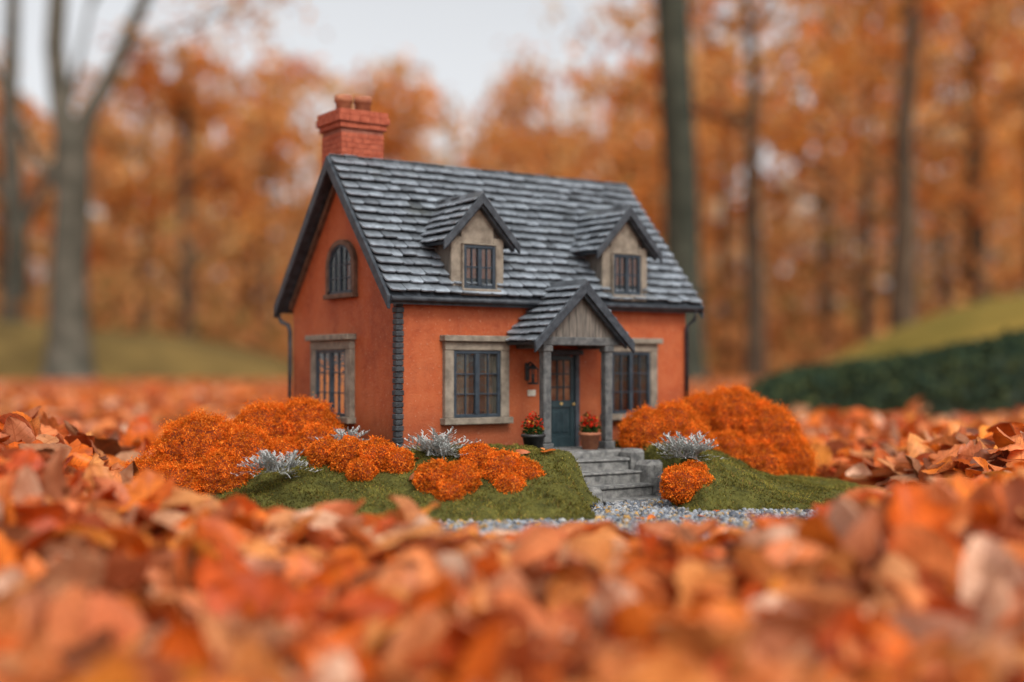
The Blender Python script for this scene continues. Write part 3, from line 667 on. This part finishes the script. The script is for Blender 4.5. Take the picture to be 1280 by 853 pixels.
parts.append(leaves(x,y,gz(x,y)-.002+rng.uniform(0,.018,len(x))*sm(.3,.9,y),rng.uniform(.038,.066,len(x))*(1.3-.3*sm(.8,1.15,y)),13,7,28))
x,y=scatter(3800,-1.3,1.3,.8,1.62,lambda x,y:(np.abs(x)>.34)&(np.abs(x)<.48*y+.3)&(e1(x,y)>1.05))
parts.append(leaves(x,y,gz(x,y)+rng.uniform(.0,.030,len(x)),rng.uniform(.042,.070,len(x)),17,9,42))
x,y=scatter(2300,-.55,.55,.55,1.15,lambda x,y:(e1(x,y)>1.01))
parts.append(leaves(x,y,gz(x,y)+rng.uniform(.0,.022,len(x)),rng.uniform(.05,.082,len(x)),19,9,46))
x,y=scatter(75,-.4,.45,1.12,1.6,lambda x,y:(e1(x,y)<1)&(y<1.45)&((moss_edge(x,y)<0)|(rng.random(len(x))<.45)))
inm=moss_edge(x,y)>0
parts.append(leaves(x,y,np.where(inm,mz(x,y)+.002,-.010),rng.uniform(.008,.020,len(x)),9,5,14,False))
V=[];F=[];C=[];Uv_=[];off=0
for v,f,c,u in parts: V.append(v);F.append(f+off);C.append(c);Uv_.append(u);off+=len(v)
mesh_np('fallen_leaves',np.vstack(V),np.vstack(F),M_leaf,np.vstack(C),np.vstack(Uv_),smooth=True)
x,y=scatter(20000,-8,8,3.0,13,lambda x,y:(np.abs(x)<.5*y+1))
v,f,c,u=leaves(x,y,gz(x,y),rng.uniform(.05,.09,len(x)),5,3,22,False)
mesh_np('leaf_carpet',v,f,M_leaf,c,u,smooth=True)

# ---------------------------------------------------------------- hedge, hill, bank
def dome(name,cx,cy,rx,ry,h,mat,p=2.0,nn=60):
    t=np.linspace(-1,1,nn); X,Y=np.meshgrid(t,t); q=np.clip(1-(np.abs(X)**p+np.abs(Y)**p),0,1); Z=h*q**.75*(1+.08*wn(X*3,Y*3,3))-.04
    V=np.stack([cx+X*rx,cy+Y*ry,Z],-1); idx=np.arange(nn*nn).reshape(nn,nn)
    F=np.stack([idx[:-1,:-1],idx[:-1,1:],idx[1:,1:],idx[1:,:-1]],-1).reshape(-1,4)
    return mesh_np(name,V,F,mat,smooth=True)
dome('grassy_hill',6.9,10.5,4.5,4,1.10,M_hill)
dome('grassy_bank',-9,18,6.4,3,.80,M_grass,3)
HX0,HX1,HY=.55,6.0,4.1
def hh_(x): return (.135+.17*sm(.8,2.1,x)+.016*wn(x,x*0,7))*sm(HX0,.95,x)+.004
n=42000; hxv=rng.uniform(HX0,HX1,n); th=rng.uniform(0,np.pi,n)
hh=hh_(hxv); ww=.24
jj=rng.normal(0,.008,n)
C=np.stack([hxv,HY+(hxv-.6)*.18-np.cos(th)*(ww+jj),-.02+np.sin(th)**.6*(hh+jj)+.008*wn(hxv,th,30)],-1)
cl=np.array([(.035,.060,.038),(.055,.08,.042),(.08,.095,.038),(.026,.045,.032)])[rng.integers(0,4,n)]*rng.uniform(.7,1.3,(n,1))
xs=np.linspace(HX0,HX1,80); ts=np.linspace(0,np.pi,14); XX,TT=np.meshgrid(xs,ts,indexing='ij')
V=np.stack([XX,HY+(XX-.6)*.18-np.cos(TT)*(ww-.01),-.02+np.sin(TT)**.6*(hh_(XX)-.004)],-1).reshape(-1,3); idx=np.arange(80*14).reshape(80,14)
Fh=np.stack([idx[:-1,:-1],idx[:-1,1:],idx[1:,1:],idx[1:,:-1]],-1).reshape(-1,4)
quads('hedge',C,rng.uniform(.009,.017,n),cl,M_green,core=(V,Fh,M_hcore))

# ---------------------------------------------------------------- trees
def tube_np(pts,rad,seg=8):
    pts=np.array(pts,float); V=[];F=[]
    for i,p in enumerate(pts):
        d=pts[min(i+1,len(pts)-1)]-pts[max(i-1,0)]; d/=np.linalg.norm(d)
        r=np.array([0,1.,0]) if abs(d[1])<.9 else np.array([1.,0,0]); x=np.cross(d,r); x/=np.linalg.norm(x); y=np.cross(d,x)
        for k in range(seg):
            a=2*math.pi*k/seg; V.append(p+rad[i]*(1+.06*math.sin(3*a+i))*(math.cos(a)*x+math.sin(a)*y))
    for i in range(len(pts)-1):
        for k in range(seg): F.append((i*seg+k,i*seg+(k+1)%seg,(i+1)*seg+(k+1)%seg,(i+1)*seg+k))
    return V,F
class Wood:
    def __init__(s): s.V=[];s.F=[];s.tips=[]
    def add(s,pts,rad,seg=8):
        v,f=tube_np(pts,rad,seg); o=len(s.V); s.V+=v; s.F+=[tuple(i+o for i in q) for q in f]
    def branch(s,p,d,l,r,depth):
        p=np.array(p,float); d=np.array(d,float)/np.linalg.norm(d); pts=[p];rs=[r];k=4
        for i in range(k):
            d=d+np.array([random.gauss(0,.14),random.gauss(0,.14),random.gauss(.04,.08)]); d/=np.linalg.norm(d)
            p=p+d*l/k; pts.append(p); rs.append(r*(1-.6*(i+1)/k))
            if depth>0 and i>=1:
                for _ in range(2 if depth>1 else 1):
                    d2=d+np.array([random.gauss(0,.75),random.gauss(0,.75),random.gauss(.05,.35)]); s.branch(p,d2,l*random.uniform(.45,.7),r*.45,depth-1)
            if depth<=1: s.tips.append(p)
        s.add(pts,rs,5 if r<.05 else 8)
def leafcloud(tips,per,sd,size,pal,squash=.7):
    T=np.array(tips); n=len(T)*per; C=np.repeat(T,per,axis=0)+rng.normal(0,sd,(n,3))*np.array([1,1,squash])
    S=rng.uniform(.6,1.3,n)*size
    base=np.array(pal)[rng.integers(0,len(pal),len(T))]; c=np.repeat(base,per,axis=0)*rng.uniform(.8,1.15,(n,1))
    return C,S,c
PO=[(.66,.27,.05),(.72,.34,.09),(.56,.20,.04),(.62,.36,.12),(.48,.21,.06)]
def tree(name,trunk,rads,limbs,crown,per=16,pal=PO,size=.07,mat=M_bark,sd=.35):
    e=empty(name,trunk[0]); o=np.array(trunk[0]); w=Wood(); w.add(trunk,rads,14)
    for pts,rs in limbs: w.add(pts,rs,10)
    for (p,d,l,r,dep) in crown: w.branch(p,d,l,r,dep)
    mesh_np('trunk_and_limbs',np.array(w.V)-o,w.F,mat,smooth=True,parent=e)
    if w.tips:
        C,S,c=leafcloud(w.tips,per,sd,size,pal); quads('crown_leaves',C-o,S,c,M_foliage,e)
tree('beech_tree',[(-4.87,14,-.1),(-4.87,14,.15),(-4.88,14,.5),(-4.90,14,1.2),(-4.86,14,2.0),(-4.86,14,2.6)],[.36,.27,.225,.20,.19,.20],
 [([(-4.86,14,2.45),(-4.98,14,3.0),(-5.06,14,3.7),(-5.02,14,4.6),(-5.2,14.1,6),(-5.1,14.3,8)],[.16,.125,.11,.10,.08,.04]),
  ([(-4.86,14,2.45),(-4.68,14,2.95),(-4.42,14,3.4),(-4.22,14,3.9),(-3.95,14,4.5),(-3.6,14,5.6),(-3.5,14,7.5)],[.15,.11,.09,.08,.07,.06,.03]),
  ([(-4.92,14,2.0),(-5.25,13.9,2.5),(-5.6,13.8,3.3),(-6.1,13.8,4.2)],[.06,.05,.04,.02])],
 [((-5.1,14,5.2),(-.6,.2,1),2.2,.06,2),((-5.1,14.2,6.5),(.4,-.3,1),2.2,.05,2),((-3.7,14,5.2),(.6,.2,.9),2.2,.05,2),((-3.5,14,6.8),(0,.4,1),2,.04,2),((-4.3,14,3.7),(.8,.5,.5),1.5,.025,1),((-6,13.8,4),(-.7,0,.8),1.6,.025,2)],per=14)
tree('beech_tree',[(-7.85,20,-.1),(-7.85,20,.3),(-7.8,20,2),(-7.95,20,4),(-7.9,20,6),(-8.1,20,9)],[.27,.21,.17,.14,.11,.05],
 [([(-7.8,20,2.2),(-7.45,20,2.9),(-7.1,20,3.6),(-6.9,20,4.8),(-6.6,20,6.2)],[.09,.08,.07,.05,.03]),([(-7.9,20,2.6),(-8.4,20,3.5),(-8.7,20,5)],[.07,.05,.03])],
 [((-8,20,6.5),(.5,0,1),2.6,.07,2),((-8,20,7.5),(-.7,.2,1),2.4,.06,2),((-6.7,20,5.8),(.3,.2,1),2,.04,2)],per=14,size=.09)
tree('beech_tree',[(1.62,12,-.1),(1.62,12,.2),(1.62,12,1),(1.60,12,2),(1.54,12,3),(1.49,12,4),(1.45,12,5.5),(1.5,12,8)],[.28,.205,.175,.165,.16,.17,.14,.06],[],
 [((1.47,12,4.6),(-.9,.1,.8),2.2,.07,2),((1.46,12,5.2),(.9,.2,.7),2.4,.07,2),((1.5,12,6.5),(.2,-.6,1),2,.06,2),((1.5,12,7),(-.3,.6,1),2,.05,2)],per=14,mat=M_bark2)
w=Wood(); LC=[];LS=[];LCol=[]
PW1=[(.72,.34,.09),(.78,.44,.16),(.66,.29,.08),(.70,.46,.22),(.60,.34,.14),(.76,.30,.08),(.68,.23,.06)]  # woodland crowns: distance haze painted in as paler, less saturated leaf colours
def wtree(x,y,h,r,dense,pal,low=.25,size=.13,branches=9,sp=.36):
    lean=random.uniform(-.03,.03); pts=[(x+lean*z_+random.gauss(0,.04),y,z_) for z_ in np.linspace(-.2,h*.9,7)]
    w.add(pts,[r*(1.25-.17*i) for i in range(7)],8)
    tips=[]
    for b in range(branches):
        z_=h*random.uniform(low,.9); a=random.uniform(0,6.283); w.tips=[]
        w.branch((x+lean*z_,y,z_),(math.cos(a),math.sin(a),random.uniform(.2,.8)),h*random.uniform(.2,.34)*(1.15-z_/h*.5),r*.25,1)
        tips+=w.tips
    C,S,c=leafcloud(tips,dense,sp*h/9,size,pal,.6); C[:,2]=np.maximum(C[:,2],.2)
    LC.append(C);LS.append(S);LCol.append(c)
for px,d,h,r in ((235,23,6.0,.17),(945,18,7.5,.14),(1135,17,7.5,.18),(1225,21,9,.16),(700,24,5.8,.10),(330,26,6.2,.11),(1030,25,9.5,.13),(905,26,8,.11),(180,25,6,.10),(460,24,5.6,.09),(570,27,6.3,.10),(1180,27,10,.12),(790,24,6.4,.10),(1290,19,8.5,.13),(1085,21,8.5,.10)):
    x=(px-640)/1589*d; wtree(x,d,h,r,5,PW1,.26,.13,9)
for i in range(36):
    d=random.uniform(27,42); a=random.uniform(-.62,.62); right=a>.13
    h=d*(random.uniform(.18,.24) if not right else random.uniform(.27,.36))+.3
    if a<-.3: h=d*random.uniform(.20,.25)
    wtree(a*d,d,h,random.uniform(.07,.12),5,PW1,.18,.17,8)
n=13000; d=rng.uniform(19,44,n); a=rng.uniform(-.65,.65,n); zz=np.abs(rng.normal(0,1,n))*(.5+.04*d)*(.8+.5*wn(a*8,d*.3,2))
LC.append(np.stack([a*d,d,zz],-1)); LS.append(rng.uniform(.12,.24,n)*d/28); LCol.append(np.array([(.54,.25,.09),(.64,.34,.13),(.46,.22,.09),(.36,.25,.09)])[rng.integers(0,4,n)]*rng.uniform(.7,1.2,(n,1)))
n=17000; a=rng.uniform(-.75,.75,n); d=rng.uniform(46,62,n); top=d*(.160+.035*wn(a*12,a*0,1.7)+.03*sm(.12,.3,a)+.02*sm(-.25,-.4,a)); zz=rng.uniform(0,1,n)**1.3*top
LC.append(np.stack([a*d,d,zz],-1)); LS.append(rng.uniform(.25,.5,n)); LCol.append(np.array([(.68,.44,.25),(.74,.50,.29),(.62,.42,.25),(.66,.53,.37)])[rng.integers(0,4,n)]*rng.uniform(.8,1.12,(n,1)))  # far backdrop: haze carried by its paled leaf colours
wd=empty('distant_trees'); mesh_np('trunks',w.V,w.F,M_barkd,smooth=True,parent=wd)
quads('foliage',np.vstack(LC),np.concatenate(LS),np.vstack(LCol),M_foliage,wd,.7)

# ---------------------------------------------------------------- light, sky, camera
az=math.radians(155); el=math.radians(48)
wld=bpy.data.worlds.new('World'); scene.world=wld; wld.use_nodes=True; nt=wld.node_tree; nt.nodes.clear()
o=N(nt,'ShaderNodeOutputWorld'); bg=N(nt,'ShaderNodeBackground'); sk=N(nt,'ShaderNodeTexSky'); sk.sky_type='NISHITA'; sk.sun_disc=False
sk.sun_elevation=el; sk.sun_rotation=az; sk.air_density=1.0; sk.dust_density=4
hs=N(nt,'ShaderNodeHueSaturation'); hs.inputs['Saturation'].default_value=.12; hs.inputs['Value'].default_value=1.35
nt.links.new(sk.outputs[0],hs.inputs['Color']); nt.links.new(hs.outputs[0],bg.inputs[0]); bg.inputs[1].default_value=.15; nt.links.new(bg.outputs[0],o.inputs[0])
sd=bpy.data.lights.new('sun','SUN'); sd.energy=1.5; sd.angle=math.radians(15); sd.color=(1,.93,.84)
so=bpy.data.objects.new('sun',sd); col.objects.link(so)
dirv=Vector((math.sin(az)*math.cos(el),math.cos(az)*math.cos(el),math.sin(el)))
so.rotation_euler=dirv.to_track_quat('Z','Y').to_euler(); so.location=dirv*5
cam=bpy.data.cameras.new('camera'); co=bpy.data.objects.new('camera',cam); col.objects.link(co); scene.camera=co
co.location=(0,0,.144); co.rotation_euler=(math.radians(90+1.2),0,0); cam.sensor_width=36; cam.lens=36*1589/1280
cam.clip_start=.02; cam.clip_end=500
cam.dof.use_dof=True; cam.dof.focus_distance=1.43; cam.dof.aperture_fstop=1.75
